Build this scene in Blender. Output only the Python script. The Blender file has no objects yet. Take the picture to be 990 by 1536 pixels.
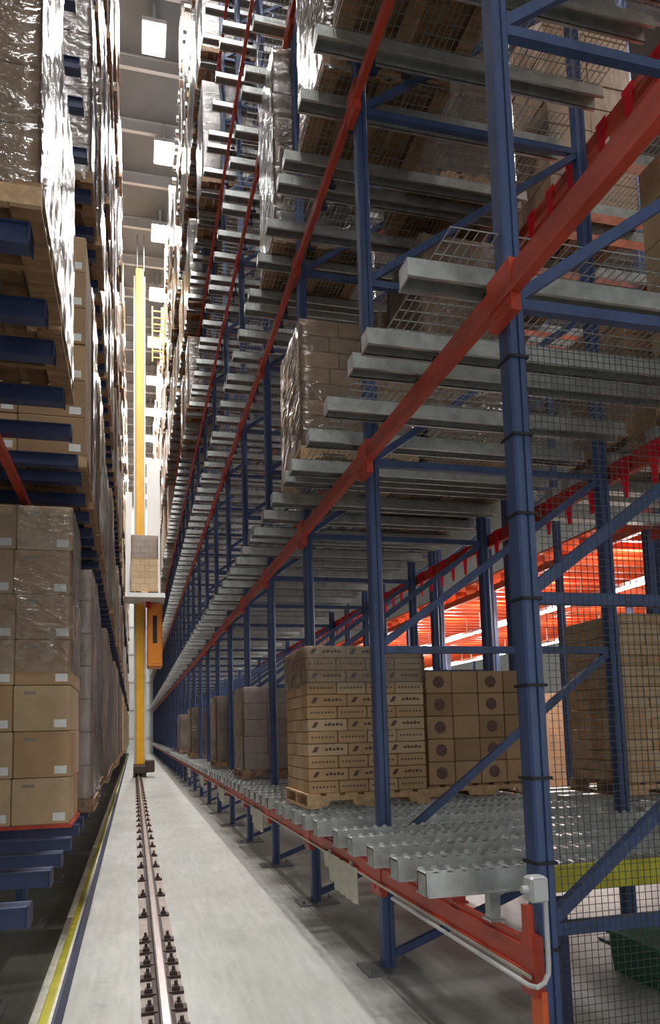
import bpy, math, random
from mathutils import Matrix, Vector

random.seed(11)
scene = bpy.context.scene
COL = scene.collection

# ------------------------------------------------------------------ camera
F, PX, PY, CAMZ = 1084.45, 472.9, 988.1, 1.884
RIGHT = Vector((0.9699099, -0.24217656, -0.02500616))
UP = Vector((0.000346238, -0.101337665, 0.994852028))
FWD = Vector((0.24346391, 0.96492548, 0.09820455))
cam_data = bpy.data.cameras.new('camera')
cam = bpy.data.objects.new('camera', cam_data)
COL.objects.link(cam)
m = Matrix((RIGHT, UP, -FWD)).transposed().to_4x4()
m.translation = (0, 0, CAMZ)
cam.matrix_world = m
cam_data.sensor_fit = 'HORIZONTAL'
cam_data.sensor_width = 36.0
cam_data.lens = F * 36.0 / 990.0
cam_data.shift_x = (495 - PX) / 990.0
cam_data.shift_y = (PY - 768) / 990.0
cam_data.clip_start = 0.05
cam_data.clip_end = 300
scene.camera = cam

# ------------------------------------------------------------------ world, exposure
world = bpy.data.worlds.new('world')
scene.world = world
world.use_nodes = True
bg = world.node_tree.nodes['Background']
bg.inputs[0].default_value = (0.93, 0.97, 1.0, 1)
bg.inputs[1].default_value = 1.5
vs = scene.view_settings
vs.view_transform = 'Standard'
vs.look = 'None'
vs.gamma = 1.0
vs.exposure = 0.1
vs.use_curve_mapping = False
AISLE_LAMP_W = 1050
STRIP_LAMP_W = 70

# ------------------------------------------------------------------ projection helper (for leaving out what the frame cannot see)
def proj(x, y, z):
    v = Vector((x, y, z - CAMZ))
    d = v.dot(FWD)
    if d < 0.05:
        return None
    return PX + F * v.dot(RIGHT) / d, PY - F * v.dot(UP) / d

def in_view(x0, x1, y0, y1, z0, z1, mg=160):
    pts = [proj(x, y, z) for x in (x0, x1) for y in (y0, y1) for z in (z0, z1)]
    pts = [q for q in pts if q]
    if not pts:
        return False
    xs = [q[0] for q in pts]; ys = [q[1] for q in pts]
    return max(xs) > -mg and min(xs) < 990 + mg and max(ys) > -mg and min(ys) < 1536 + mg

# ------------------------------------------------------------------ materials
MATS = {}
def mat(name, col, rough=0.5, metal=0.0, var=0.0, var_scale=4.0, stretch=(1, 1, 1), bump=0.0,
        bump_scale=40.0, emit=None, estr=0.0, coat=0.0, col2=None, spec=0.5):
    if name in MATS:
        return MATS[name]
    mt = bpy.data.materials.new(name)
    mt.use_nodes = True
    nt = mt.node_tree; N = nt.nodes; L = nt.links
    b = N['Principled BSDF']
    b.inputs['Base Color'].default_value = (*col, 1)
    b.inputs['Roughness'].default_value = rough
    b.inputs['Metallic'].default_value = metal
    b.inputs['Specular IOR Level'].default_value = spec
    b.inputs['Coat Weight'].default_value = coat
    b.inputs['Coat Roughness'].default_value = 0.18
    if emit:
        b.inputs['Emission Color'].default_value = (*emit, 1)
        b.inputs['Emission Strength'].default_value = estr
    if var > 0 or bump > 0:
        geo = N.new('ShaderNodeNewGeometry')
        mp = N.new('ShaderNodeMapping'); mp.inputs['Scale'].default_value = stretch
        L.new(geo.outputs['Position'], mp.inputs['Vector'])
    if var > 0:
        nz = N.new('ShaderNodeTexNoise'); nz.inputs['Scale'].default_value = var_scale
        nz.inputs['Detail'].default_value = 5; nz.inputs['Roughness'].default_value = 0.65
        L.new(mp.outputs[0], nz.inputs['Vector'])
        rp = N.new('ShaderNodeValToRGB')
        c2 = col2 or tuple(c * (1 - var) for c in col)
        c1 = tuple(min(1, c * (1 + var * 0.5)) for c in col)
        rp.color_ramp.elements[0].position = 0.3; rp.color_ramp.elements[0].color = (*c2, 1)
        rp.color_ramp.elements[1].position = 0.68; rp.color_ramp.elements[1].color = (*c1, 1)
        L.new(nz.outputs['Fac'], rp.inputs[0]); L.new(rp.outputs[0], b.inputs['Base Color'])
    if bump > 0:
        n2 = N.new('ShaderNodeTexNoise'); n2.inputs['Scale'].default_value = bump_scale
        n2.inputs['Detail'].default_value = 4
        L.new(mp.outputs[0], n2.inputs['Vector'])
        bp = N.new('ShaderNodeBump'); bp.inputs['Strength'].default_value = bump
        bp.inputs['Distance'].default_value = 0.02
        L.new(n2.outputs['Fac'], bp.inputs['Height']); L.new(bp.outputs[0], b.inputs['Normal'])
        if coat: L.new(bp.outputs[0], b.inputs['Coat Normal'])
    MATS[name] = mt
    return mt

M_BLUE = mat('blue_paint', (0.05, 0.085, 0.20), 0.42, 0, 0.35, 5, (1, 1, 0.25), 0.05, 60)
M_ARM = mat('deep_blue_paint', (0.032, 0.052, 0.135), 0.45, 0, 0.3, 5)
M_NAVY = mat('navy_paint', (0.02, 0.032, 0.09), 0.45, 0, 0.3, 5)
M_RED = mat('red_paint', (0.50, 0.055, 0.025), 0.42, 0, 0.4, 6, (1, 0.3, 1), 0.06, 50)
M_ORANGE = mat('orange_paint', (0.80, 0.13, 0.03), 0.5, 0, 0.2, 4)
M_TAB = mat('red_plastic', (0.85, 0.03, 0.06), 0.35)
def make_translucent(mt, col, f):
    nt = mt.node_tree; N = nt.nodes; L = nt.links
    tl = N.new('ShaderNodeBsdfTranslucent'); tl.inputs['Color'].default_value = (*col, 1)
    mx = N.new('ShaderNodeMixShader'); mx.inputs[0].default_value = f
    L.new(N['Principled BSDF'].outputs[0], mx.inputs[1]); L.new(tl.outputs[0], mx.inputs[2])
    L.new(mx.outputs[0], N['Material Output'].inputs['Surface'])
make_translucent(M_TAB, (0.95, 0.10, 0.16), 0.5)
M_GALV = mat('galvanised_steel', (0.52, 0.54, 0.52), 0.36, 0.62, 0.3, 9, (1, 1, 1), 0.05, 30)
M_WIRE = mat('wire_steel', (0.36, 0.37, 0.36), 0.4, 0.6)
M_DWIRE = mat('dark_wire', (0.06, 0.065, 0.07), 0.5, 0.4)
M_WOOD = mat('pallet_wood', (0.55, 0.36, 0.19), 0.75, 0, 0.35, 6, (3, 0.7, 3), 0.15, 40)
M_OLDWOOD = mat('weathered_pallet_wood', (0.30, 0.17, 0.085), 0.8, 0, 0.5, 5, (0.8, 4, 3), 0.15, 40)
M_CARD = [mat('cardboard_%s' % n, c, 0.72, 0, 0.16, 3, (1, 1, 1), 0.08, 14)
          for n, c in (('tan', (0.46, 0.29, 0.15)), ('brown', (0.36, 0.22, 0.115)), ('pale', (0.52, 0.37, 0.22)), ('grey', (0.30, 0.24, 0.19)))]
M_WRAPCARD = [mat('wrapped_cardboard_%s' % n, c, 0.5, 0, 0.22, 5, (1, 1, 0.5), 0.35, 9, coat=0.8)
              for n, c in (('tan', (0.46, 0.31, 0.18)), ('pink', (0.48, 0.36, 0.30)), ('white', (0.66, 0.60, 0.54)), ('brown', (0.34, 0.21, 0.115)))]
M_WHITE = mat('white_paper', (0.8, 0.8, 0.78), 0.7)
M_PRINT = mat('dark_print', (0.10, 0.055, 0.045), 0.7)
M_PURPLE = mat('purple_print', (0.17, 0.09, 0.075), 0.7, 0, 0.4, 30)
M_YELLOW = mat('crane_yellow', (0.80, 0.42, 0.02), 0.4, 0, 0.15, 2)
M_CABO = mat('crane_orange', (0.75, 0.24, 0.02), 0.45)
M_YSTRIP = mat('yellow_strip', (0.50, 0.45, 0.03), 0.5, 0, 0.35, 8, (1, 0.2, 1))
M_CREAM = mat('cream_plate', (0.62, 0.60, 0.50), 0.5, 0, 0.2, 12)
M_STEEL = mat('rail_steel', (0.62, 0.54, 0.52), 0.28, 0.7, 0.25, 8, (4, 0.4, 1))
M_CLIP = mat('clip_iron', (0.07, 0.045, 0.04), 0.6, 0.3)
M_SHIM = mat('grout_strip', (0.36, 0.30, 0.265), 0.8, 0, 0.25, 6)
M_PLATE = mat('base_plate_steel', (0.20, 0.20, 0.20), 0.5, 0.3, 0.3, 9)
M_BLACK = mat('black_rubber', (0.012, 0.012, 0.014), 0.6)
M_GREEN = mat('green_plastic', (0.03, 0.13, 0.07), 0.5)
M_BOX = mat('grey_enamel', (0.55, 0.56, 0.56), 0.4, 0.1)
M_LAMP = mat('lamp_glow', (1, 1, 1), 0.5, emit=(1.0, 0.98, 0.97), estr=25)
M_TUBE = mat('tube_glow', (1, 1, 1), 0.5, emit=(1.0, 0.96, 0.92), estr=10)
M_HOUSE = mat('lamp_housing', (0.5, 0.5, 0.5), 0.5, 0.2)
M_CEIL = mat('ceiling_steel', (0.17, 0.175, 0.175), 0.7, 0, 0.15, 0.4)
M_WALL = mat('white_wall', (0.62, 0.64, 0.62), 0.7, 0, 0.08, 0.5)

def floor_mat(name, k, warm):
    mt = bpy.data.materials.new(name); mt.use_nodes = True
    nt = mt.node_tree; N = nt.nodes; L = nt.links; b = N['Principled BSDF']
    geo = N.new('ShaderNodeNewGeometry')
    def noise(scale, st, det=6, rough=0.65):
        mp = N.new('ShaderNodeMapping'); mp.inputs['Scale'].default_value = st
        L.new(geo.outputs['Position'], mp.inputs['Vector'])
        n = N.new('ShaderNodeTexNoise'); n.inputs['Scale'].default_value = scale
        n.inputs['Detail'].default_value = det; n.inputs['Roughness'].default_value = rough
        L.new(mp.outputs[0], n.inputs['Vector']); return n.outputs['Fac']
    def ramp(f, p0, c0, p1, c1):
        r = N.new('ShaderNodeValToRGB'); e = r.color_ramp.elements
        e[0].position = p0; e[0].color = (*c0, 1); e[1].position = p1; e[1].color = (*c1, 1)
        L.new(f, r.inputs[0]); return r.outputs[0]
    def mul(a, c, f=1.0):
        mx = N.new('ShaderNodeMix'); mx.data_type = 'RGBA'; mx.blend_type = 'MULTIPLY'
        mx.inputs[0].default_value = f; L.new(a, mx.inputs[6]); L.new(c, mx.inputs[7]); return mx.outputs[2]
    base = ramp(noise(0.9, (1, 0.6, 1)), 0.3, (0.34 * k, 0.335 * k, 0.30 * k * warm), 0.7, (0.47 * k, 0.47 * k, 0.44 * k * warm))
    streak = ramp(noise(14, (1.2, 0.12, 1)), 0.35, (0.80, 0.80, 0.80), 0.65, (1, 1, 1))
    spots = ramp(noise(3.2, (1, 1, 1), 8, 0.8), 0.28, (0.62, 0.60, 0.56), 0.42, (1, 1, 1))
    c = mul(mul(base, streak), spots)
    L.new(c, b.inputs['Base Color'])
    b.inputs['Roughness'].default_value = 0.38
    rr = N.new('ShaderNodeMapRange'); rr.inputs[3].default_value = 0.28; rr.inputs[4].default_value = 0.55
    L.new(noise(5, (1, .4, 1)), rr.inputs[0]); L.new(rr.outputs[0], b.inputs['Roughness'])
    return mt
M_FLOOR = floor_mat('polished_concrete', 1.0, 1.0)
M_FLOOR_R = floor_mat('dimmed_concrete', 0.78, 0.97)  # under-rack dimness put into the tone, to cut floor bounce
M_FLOOR_L = floor_mat('shaded_concrete', 0.42, 0.85)  # brownish, with the left rack's shade put into the tone

def film_mat():
    mt = bpy.data.materials.new('stretch_film'); mt.use_nodes = True
    nt = mt.node_tree; N = nt.nodes; L = nt.links
    N.remove(N['Principled BSDF'])
    out = N['Material Output']
    geo = N.new('ShaderNodeNewGeometry')
    mp = N.new('ShaderNodeMapping'); mp.inputs['Scale'].default_value = (1, 1, 2.2)
    mp.inputs['Rotation'].default_value = (0.35, 0.35, 0)
    L.new(geo.outputs['Position'], mp.inputs['Vector'])
    nz = N.new('ShaderNodeTexNoise'); nz.inputs['Scale'].default_value = 7; nz.inputs['Detail'].default_value = 5
    L.new(mp.outputs[0], nz.inputs['Vector'])
    bp = N.new('ShaderNodeBump'); bp.inputs['Strength'].default_value = 0.9; bp.inputs['Distance'].default_value = 0.05
    L.new(nz.outputs['Fac'], bp.inputs['Height'])
    tr = N.new('ShaderNodeBsdfTransparent')
    gl = N.new('ShaderNodeBsdfGlossy'); gl.inputs['Roughness'].default_value = 0.13
    df = N.new('ShaderNodeBsdfDiffuse'); df.inputs['Color'].default_value = (0.75, 0.74, 0.74, 1)
    L.new(bp.outputs[0], gl.inputs['Normal']); L.new(bp.outputs[0], df.inputs['Normal'])
    fr = N.new('ShaderNodeFresnel'); fr.inputs['IOR'].default_value = 1.5
    L.new(bp.outputs[0], fr.inputs['Normal'])
    m1 = N.new('ShaderNodeMixShader'); m1.inputs[0].default_value = 0.035
    L.new(tr.outputs[0], m1.inputs[1]); L.new(df.outputs[0], m1.inputs[2])
    ad = N.new('ShaderNodeMath'); ad.operation = 'MULTIPLY_ADD'; ad.inputs[1].default_value = 1.3; ad.inputs[2].default_value = 0.03
    L.new(fr.outputs[0], ad.inputs[0])
    m2 = N.new('ShaderNodeMixShader'); L.new(ad.outputs[0], m2.inputs[0])
    L.new(m1.outputs[0], m2.inputs[1]); L.new(gl.outputs[0], m2.inputs[2])
    L.new(m2.outputs[0], out.inputs['Surface'])
    return mt
M_FILM = film_mat()

# ------------------------------------------------------------------ mesh helpers
class MB:
    """collects boxes, prisms and tubes into one mesh"""
    def __init__(self): self.v = []; self.f = []
    def box(self, x0, x1, y0, y1, z0, z1):
        n = len(self.v)
        self.v += [(x0, y0, z0), (x1, y0, z0), (x1, y1, z0), (x0, y1, z0), (x0, y0, z1), (x1, y0, z1), (x1, y1, z1), (x0, y1, z1)]
        self.f += [tuple(n + i for i in q) for q in ((3, 2, 1, 0), (4, 5, 6, 7), (0, 1, 5, 4), (1, 2, 6, 5), (2, 3, 7, 6), (3, 0, 4, 7))]
        return self
    def cbox(self, x0, x1, y0, y1, z0, z1, c):
        """box with chamfered edges (octagonal in each section)"""
        n = len(self.v); P = []
        for z, s in ((z0, c), (z0 + c, 0), (z1 - c, 0), (z1, c)):
            a0, a1, b0, b1 = x0 + s, x1 - s, y0 + s, y1 - s
            P += [(a0 + c, b0, z), (a1 - c, b0, z), (a1, b0 + c, z), (a1, b1 - c, z), (a1 - c, b1, z), (a0 + c, b1, z), (a0, b1 - c, z), (a0, b0 + c, z)]
        self.v += P
        for k in range(3):
            for i in range(8):
                j = (i + 1) % 8
                self.f.append((n + k * 8 + i, n + k * 8 + j, n + k * 8 + 8 + j, n + k * 8 + 8 + i))
        self.f.append(tuple(n + 7 - i for i in range(8))); self.f.append(tuple(n + 24 + i for i in range(8)))
        return self
    def prism(self, prof, axis, a, b):
        """closed profile (list of 2-D points) drawn out from a to b along an axis"""
        n = len(self.v); k = len(prof)
        for t in (a, b):
            for (p, q) in prof:
                self.v.append({'x': (t, p, q), 'y': (p, t, q), 'z': (p, q, t)}[axis])
        for i in range(k):
            j = (i + 1) % k
            self.f.append((n + i, n + j, n + k + j, n + k + i))
        self.f.append(tuple(n + i for i in range(k))[::-1]); self.f.append(tuple(n + k + i for i in range(k)))
        return self
    def bar(self, p, q, w, h):
        """rectangular bar between two points"""
        p = Vector(p); q = Vector(q); d = (q - p).normalized()
        s = d.cross(Vector((0, 0, 1)))
        s = Vector((1, 0, 0)) if s.length < 1e-4 else s.normalized()
        u = s.cross(d)
        n = len(self.v)
        for e in (p, q):
            for a, b in ((-1, -1), (1, -1), (1, 1), (-1, 1)):
                self.v.append(tuple(e + s * a * w / 2 + u * b * h / 2))
        self.f += [tuple(n + i for i in t) for t in ((3, 2, 1, 0), (4, 5, 6, 7), (0, 1, 5, 4), (1, 2, 6, 5), (2, 3, 7, 6), (3, 0, 4, 7))]
        return self
    def tube(self, pts, r, k=8):
        n0 = len(self.v); pts = [Vector(p) for p in pts]
        for i, p in enumerate(pts):
            d = (pts[min(i + 1, len(pts) - 1)] - pts[max(i - 1, 0)]).normalized()
            a = d.cross(Vector((0.31, 0.2, 0.93))).normalized(); b = d.cross(a)
            for j in range(k):
                t = 2 * math.pi * j / k
                self.v.append(tuple(p + a * r * math.cos(t) + b * r * math.sin(t)))
        for i in range(len(pts) - 1):
            for j in range(k):
                j2 = (j + 1) % k
                self.f.append((n0 + i * k + j, n0 + i * k + j2, n0 + (i + 1) * k + j2, n0 + (i + 1) * k + j))
        self.f.append(tuple(n0 + i for i in range(k))[::-1]); self.f.append(tuple(n0 + (len(pts) - 1) * k + i for i in range(k)))
        return self
    def mesh(self, name, mt):
        me = bpy.data.meshes.new(name)
        me.from_pydata(self.v, [], self.f); me.update()
        import bmesh
        bm = bmesh.new(); bm.from_mesh(me)
        bmesh.ops.recalc_face_normals(bm, faces=bm.faces); bm.to_mesh(me); bm.free()
        for q in (mt if isinstance(mt, (list, tuple)) else [mt]): me.materials.append(q)
        return me

def obj(name, me, parent=None, loc=(0, 0, 0), rz=0.0):
    o = bpy.data.objects.new(name, me)
    COL.objects.link(o)
    o.location = loc
    if rz: o.rotation_euler = (0, 0, rz)
    if parent: o.parent = parent
    return o

def tag(o, label, cat, group=None, kind=None):
    o['label'] = label; o['category'] = cat
    if group: o['group'] = group
    if kind: o['kind'] = kind
    return o

def thing(name, loc, label, cat, group=None):
    o = bpy.data.objects.new(name, None); COL.objects.link(o)
    o.location = loc; o.empty_display_size = 0.2
    return tag(o, label, cat, group)

def struct(name, me):
    o = obj(name, me); o['kind'] = 'structure'; return o

_cache = {}
def cached(key, fn):
    if key not in _cache: _cache[key] = fn()
    return _cache[key]

ORD = 'first second third fourth fifth sixth seventh eighth ninth tenth eleventh twelfth thirteenth fourteenth fifteenth sixteenth seventeenth eighteenth nineteenth twentieth'.split()
ORD += ['twenty-' + w for w in ORD[:9]] + ['thirtieth'] + ['thirty-' + w for w in ORD[:9]]
TIERW = ['lowest', 'second', 'third', 'fourth', 'fifth', 'sixth', 'seventh', 'eighth']

# ------------------------------------------------------------------ layout numbers (metres)
S = 2.3366            # bay pitch along the aisle
Y0 = 3.228            # nearest visible frame
NB = 31               # bays to the end of the aisle
FARB = 14             # bays built singly; farther ones are a mass
TOP = 26.2
XF, XB = 1.90, 4.12   # front and back posts of the right rack
TIERS = [0.84, 4.22, 7.45, 10.68, 13.81, 17.0, 20.2, 23.4]       # beam tops, right
LT = [1.09, 4.34, 8.15, 11.45, 14.75, 18.05, 21.35]              # arm tops, left
LXP, LXE = -1.04, -0.46  # left posts, left arm ends
CEIL = 27.4
YEND = Y0 + NB * S + 1.5

def fy(i): return Y0 + i * S

# ------------------------------------------------------------------ shell
struct('floor', MB().box(-0.64, 1.82, -12, YEND + 1, -0.3, 0).mesh('floor', M_FLOOR))
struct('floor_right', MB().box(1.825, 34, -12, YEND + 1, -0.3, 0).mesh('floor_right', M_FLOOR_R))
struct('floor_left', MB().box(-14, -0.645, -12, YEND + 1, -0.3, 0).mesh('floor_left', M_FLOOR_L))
struct('ceiling', MB().box(-14, 34, -6.3, YEND + 1, CEIL, CEIL + 0.3).mesh('ceiling', M_CEIL))
wl = struct('wall_far', MB().box(-14, 34, YEND + 0.4, YEND + 0.7, 0, CEIL).mesh('wall_far', M_WALL))
for k in range(9):     # horizontal cladding ribs
    obj('rib', cached('wrib', lambda: MB().box(-14, 34, -0.07, 0, -0.1, 0.1).mesh('rib', M_BOX)), wl, (0, YEND + 0.4, 1.6 + k * 2.9))
struct('wall_left', MB().box(-14.3, -14, -6.3, YEND + 1, 0, CEIL).mesh('wall_left', M_WALL))
struct('wall_right', MB().box(34, 34.3, -6.3, YEND + 1, 0, CEIL).mesh('wall_right', M_WALL))
wb = MB().box(-14, 34, -6.3, -6.0, 5.2, CEIL)  # unseen wall added behind the camera; its opening shapes the fill
wb.box(-14, -2.6, -6.3, -6.0, 0, 5.2).box(9.0, 34, -6.3, -6.0, 0, 5.2)
struct('wall_fill_mask', wb.mesh('wall_fill_mask', M_WALL))
jm = MB()
jm.box(-14, 34, -0.08, 0.08, 0.0, 0.05); jm.box(-14, 34, -0.02, 0.02, 0.05, 0.5); jm.box(-14, 34, -0.08, 0.08, 0.5, 0.55)
jm = jm.mesh('roof_joist', M_HOUSE)
for k in range(24):
    y = 8 + k * 2.95
    j = obj('trim_%d' % (k + 1), jm, None, (0, y, CEIL - 0.55)); j['kind'] = 'structure'

# ------------------------------------------------------------------ ceiling luminaires above the aisle
hm = MB().box(-0.42, 0.42, -0.65, 0.65, 0.0, 0.16).box(-0.05, 0.05, -0.5, -0.4, 0.16, 0.9).box(-0.05, 0.05, 0.4, 0.5, 0.16, 0.9).mesh('housing', M_HOUSE)
dm = MB().box(-0.36, -0.03, -0.6, 0.6, -0.03, 0.0).box(0.03, 0.36, -0.6, 0.6, -0.03, 0.0).mesh('diffuser', M_LAMP)
def ceiling_lamp(x, y, z, watt, label, group):
    t = thing('ceiling_light', (x, y, z), label, 'light', group)
    obj('housing', hm, t); obj('diffuser', dm, t)
    ld = bpy.data.lights.new('lamp', 'AREA'); ld.shape = 'RECTANGLE'; ld.size = 0.7; ld.size_y = 1.2
    ld.energy = watt; ld.color = (1.0, 0.975, 0.95); ld.spread = math.radians(170)
    lo = bpy.data.objects.new('lamp', ld); COL.objects.link(lo); lo.parent = t; lo.location = (0, 0, -0.06)
for k in range(-6, 10):
    y = 29.0 + 5.1 * k
    n = k
    lab = ('glowing twin-panel ceiling light over the aisle, %s from the top of the picture' % ORD[n]) if n >= 0 else 'glowing twin-panel ceiling light over the aisle, %s beyond the top edge of the picture' % ORD[-n - 1]
    ceiling_lamp(1.25 if n >= 0 else 0.7, y, CEIL - 1.0, AISLE_LAMP_W, lab, 'ceiling lights over the aisle')

# ------------------------------------------------------------------ aisle rail on the floor
XR = 0.2
rail = thing('crane_rail', (XR, 0, 0), 'polished steel crane rail bolted along the aisle floor', 'rail')
obj('grout_strip', MB().box(-0.15, 0.15, 3, YEND - 2, 0, 0.008).mesh('grout_strip', M_SHIM), rail)
obj('rail_foot', MB().prism([(-0.07, 0.008), (0.07, 0.008), (0.07, 0.018), (0.012, 0.03), (0.012, 0.065), (-0.012, 0.065), (-0.012, 0.03), (-0.07, 0.018)], 'y', 3, YEND - 2).mesh('rail_foot', M_CLIP), rail)
obj('rail_head', MB().prism([(-0.034, 0.06), (0.034, 0.06), (0.036, 0.085), (0.024, 0.1), (-0.024, 0.1), (-0.036, 0.085)], 'y', 3, YEND - 2).mesh('rail_head', M_STEEL), rail)
cm = MB().box(-0.055, 0.055, -0.05, 0.05, 0, 0.022).prism([(-0.03, 0.022), (0.03, 0.022), (0.02, 0.05), (-0.02, 0.05)], 'y', -0.03, 0.03)
cm.tube([(0, 0, 0.03), (0, 0, 0.085)], 0.013, 6)
cm = cm.mesh('clip', M_CLIP)
ys = [4.2 + 0.345 * k for k in range(9)] + [7.9 + 0.95 * k for k in range(66)]
for y in ys:
    for sx in (-1, 1):
        obj('clip', cm, rail, (sx * 0.098, y, 0.008), 0 if sx > 0 else math.pi)

# guide channel beside the left rack
gd = thing('floor_guide', (-0.55, 0, 0), 'long raised floor guide with a yellow top strip left of the aisle', 'guide')
obj('outer_kerb', MB().prism([(-0.11, 0), (-0.035, 0), (-0.035, 0.10), (-0.09, 0.10)], 'y', 3, YEND - 3).mesh('outer_kerb', M_CREAM), gd)
obj('yellow_strip', MB().box(-0.035, 0.025, 3, YEND - 3, 0, 0.085).mesh('yellow_strip', M_YSTRIP), gd)
obj('inner_kerb', MB().box(0.025, 0.045, 3, YEND - 3, 0, 0.10).mesh('inner_kerb', M_CREAM), gd)
obj('side_plate', MB().prism([(0.045, 0), (0.09, 0), (0.06, 0.085), (0.045, 0.085)], 'y', 3, YEND - 3).mesh('side_plate', M_NAVY), gd)

# ------------------------------------------------------------------ upright frames
def post_mesh(h, w=0.10, d=0.115, mt=None):
    # channel section with folded lips and a groove down the face
    pr = [(0, 0.012), (0.012, 0), (w * 0.40, 0), (w * 0.44, 0.012), (w * 0.56, 0.012), (w * 0.60, 0), (w - 0.012, 0), (w, 0.012),
          (w, d - 0.012), (w - 0.012, d), (w * 0.75, d), (w * 0.75, d * 0.7), (w * 0.25, d * 0.7), (w * 0.25, d), (0.012, d), (0, d - 0.012)]
    return MB().prism(pr, 'z', 0.018, h).mesh('post', mt or M_BLUE)
POST = post_mesh(TOP)
PLATE = MB().box(-0.17, 0.27, -0.13, 0.20, 0, 0.018).tube([(-0.12, -0.08, 0.018), (-0.12, -0.08, 0.05)], 0.014, 6).tube([(0.22, 0.15, 0.018), (0.22, 0.15, 0.05)], 0.014, 6).mesh('base_plate', M_PLATE)
LV = [0.88, 2.53, 4.12, 5.73, 7.35, 8.97, 10.6, 12.2, 13.8, 15.5, 17.1, 18.7, 20.3, 21.9, 23.5, 25.1]
DEP = XB - XF - 0.10
HB = MB().box(0, DEP, -0.028, 0.028, -0.03, 0.03).mesh('horizontal_brace', M_BLUE)
def diag(dz): return MB().bar((0, 0, 0), (DEP, 0, dz), 0.05, 0.06).mesh('diagonal_brace', M_BLUE)
def upright(x0, y, label, group, zmax, near, zmin=0.0):
    t = thing('upright_frame', (x0, y, 0), label, 'rack frame', group)
    for k in (0, 1):
        obj('post', POST, t, (k * (DEP + 0.10), 0, 0))
        obj('base_plate', PLATE, t, (k * (DEP + 0.10), 0, 0))
    if near:
        for i, z in enumerate(LV):
            if z > zmax: break
            if z < zmin: continue
            obj('horizontal_brace', HB, t, (0.10, 0.06, z))
            z0 = LV[i - 1] if i else 0.05
            dz = round(z - z0 - 0.08, 2)
            obj('diagonal_brace', cached(('diag', dz), lambda: diag(dz)), t, (0.10, 0.06, z0 + 0.05))
    else:
        def mk():
            b = MB()
            for i, z in enumerate(LV):
                b.box(0, DEP, -0.028, 0.028, z - 0.03, z + 0.03)
                z0 = LV[i - 1] if i else 0.05
                b.bar((0, 0, z0 + 0.05), (DEP, 0, z - 0.03), 0.05, 0.06)
            return b.mesh('bracing', M_BLUE)
        obj('bracing', cached('bracing', mk), t, (0.10, 0.06, 0))
    return t

for i in range(-1, NB + 1):
    y = fy(i)
    if i < 0: lab = 'blue upright rack frame at the near end of the right rack, outside the picture'
    elif i == 0: lab = 'nearest tall blue upright frame of the right rack, beside the wire guard'
    else: lab = 'blue upright frame of the right rack, %s beyond the nearest one' % ORD[i - 1]
    upright(XF, y, lab, 'blue upright frames of the right rack', 12 if i < 4 else 26, i < 8)

LDEP = DEP
for i in range(-1, NB + 1):
    y = fy(i)
    lab = 'blue upright frame of the left rack, %s from the camera' % ORD[i + 1]
    x0 = LXP - DEP - 0.10 - 0.10
    upright(x0, y, lab, 'blue upright frames of the left rack', 26, False)

# ------------------------------------------------------------------ load beams of the right rack
BH = 0.16
def beam_mesh():
    # step beam: box with a lip along the bottom and a lip on top
    pr = [(-0.012, 0), (0.045, 0), (0.045, BH), (0.012, BH), (0.012, BH - 0.03), (0.0, BH - 0.03), (0.0, 0.022), (-0.012, 0.022)]
    return MB().prism(pr, 'y', 0.0, S - 0.004).mesh('beam_rail', M_RED)
BEAM = beam_mesh()
CONN = MB().box(-0.006, 0.05, -0.015, 0.105, -0.09, BH + 0.03).box(-0.012, -0.006, 0.0, 0.03, -0.05, -0.02).mesh('end_connector', M_RED)
EDGE = MB().box(-0.016, -0.012, 0, S - 0.004, -0.004, 0.012).mesh('edge_lip', M_CREAM)
TABM = MB().prism([(-0.07, 0), (0.07, 0), (0.065, -0.07), (0.022, -0.36), (-0.022, -0.36), (-0.065, -0.07)], 'x', -0.006, 0.006).mesh('hanger_tab', M_TAB)
far_b = MB(); far_d = MB()
for ti, zt in enumerate(TIERS):
    for i in range(-1, NB):
        if i == -1 and ti == 0: continue
        y = fy(i)
        if i >= FARB:
            far_b.box(XF - 0.05, XF, y, y + S - 0.004, zt - BH, zt)
            for k in (0.38, 1.1, 1.42, 2.1):
                far_d.box(1.49, 4.2, y + k - 0.055, y + k + 0.055, zt + 0.16, zt + 0.28)
            continue
        if in_view(XF - 0.06, XF, y, y + S, zt - BH, zt):
            lab = 'red front load beam, %s tier of the right rack, %s bay' % (TIERW[ti], ORD[i] if i >= 0 else 'bay nearest the camera before the first')
            t = thing('load_beam', (XF - 0.05, y, zt - BH), lab.replace('bay nearest the camera before the first bay', 'bay running past the camera'), 'rack beam', 'red front beams of the right rack')
            obj('beam_rail', BEAM, t)
            if i < 8:
                obj('end_connector', CONN, t); obj('end_connector', CONN, t, (0, S - 0.12, 0)) if i < 2 else None
                if ti == 0: obj('edge_lip', EDGE, t)
        if ti < 5 and i < 9 and in_view(XB, XB + 0.1, y, y + S, zt - BH, zt):
            lab = 'red rear load beam with hanging tabs, %s tier of the right rack, %s' % (TIERW[ti], (ORD[i] + ' bay') if i >= 0 else 'bay before the first')
            t = thing('rear_load_beam', (XB + 0.105, y, zt - BH), lab, 'rack beam', 'red rear beams of the right rack')
            obj('beam_rail', BEAM, t)
            if ti in (1, 2) and i < 7:
                for k in range(6):
                    obj('hanger_tab', TABM, t, (-0.022, 0.25 + 0.37 * k, 0.15))
fb = obj('distant_load_beams', far_b.mesh('distant_load_beams', M_RED))
tag(fb, 'mass of far red load beams toward the end of the right rack', 'rack beams', kind='stuff')
fd = obj('distant_deck_channels', far_d.mesh('distant_deck_channels', M_GALV))
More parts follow.
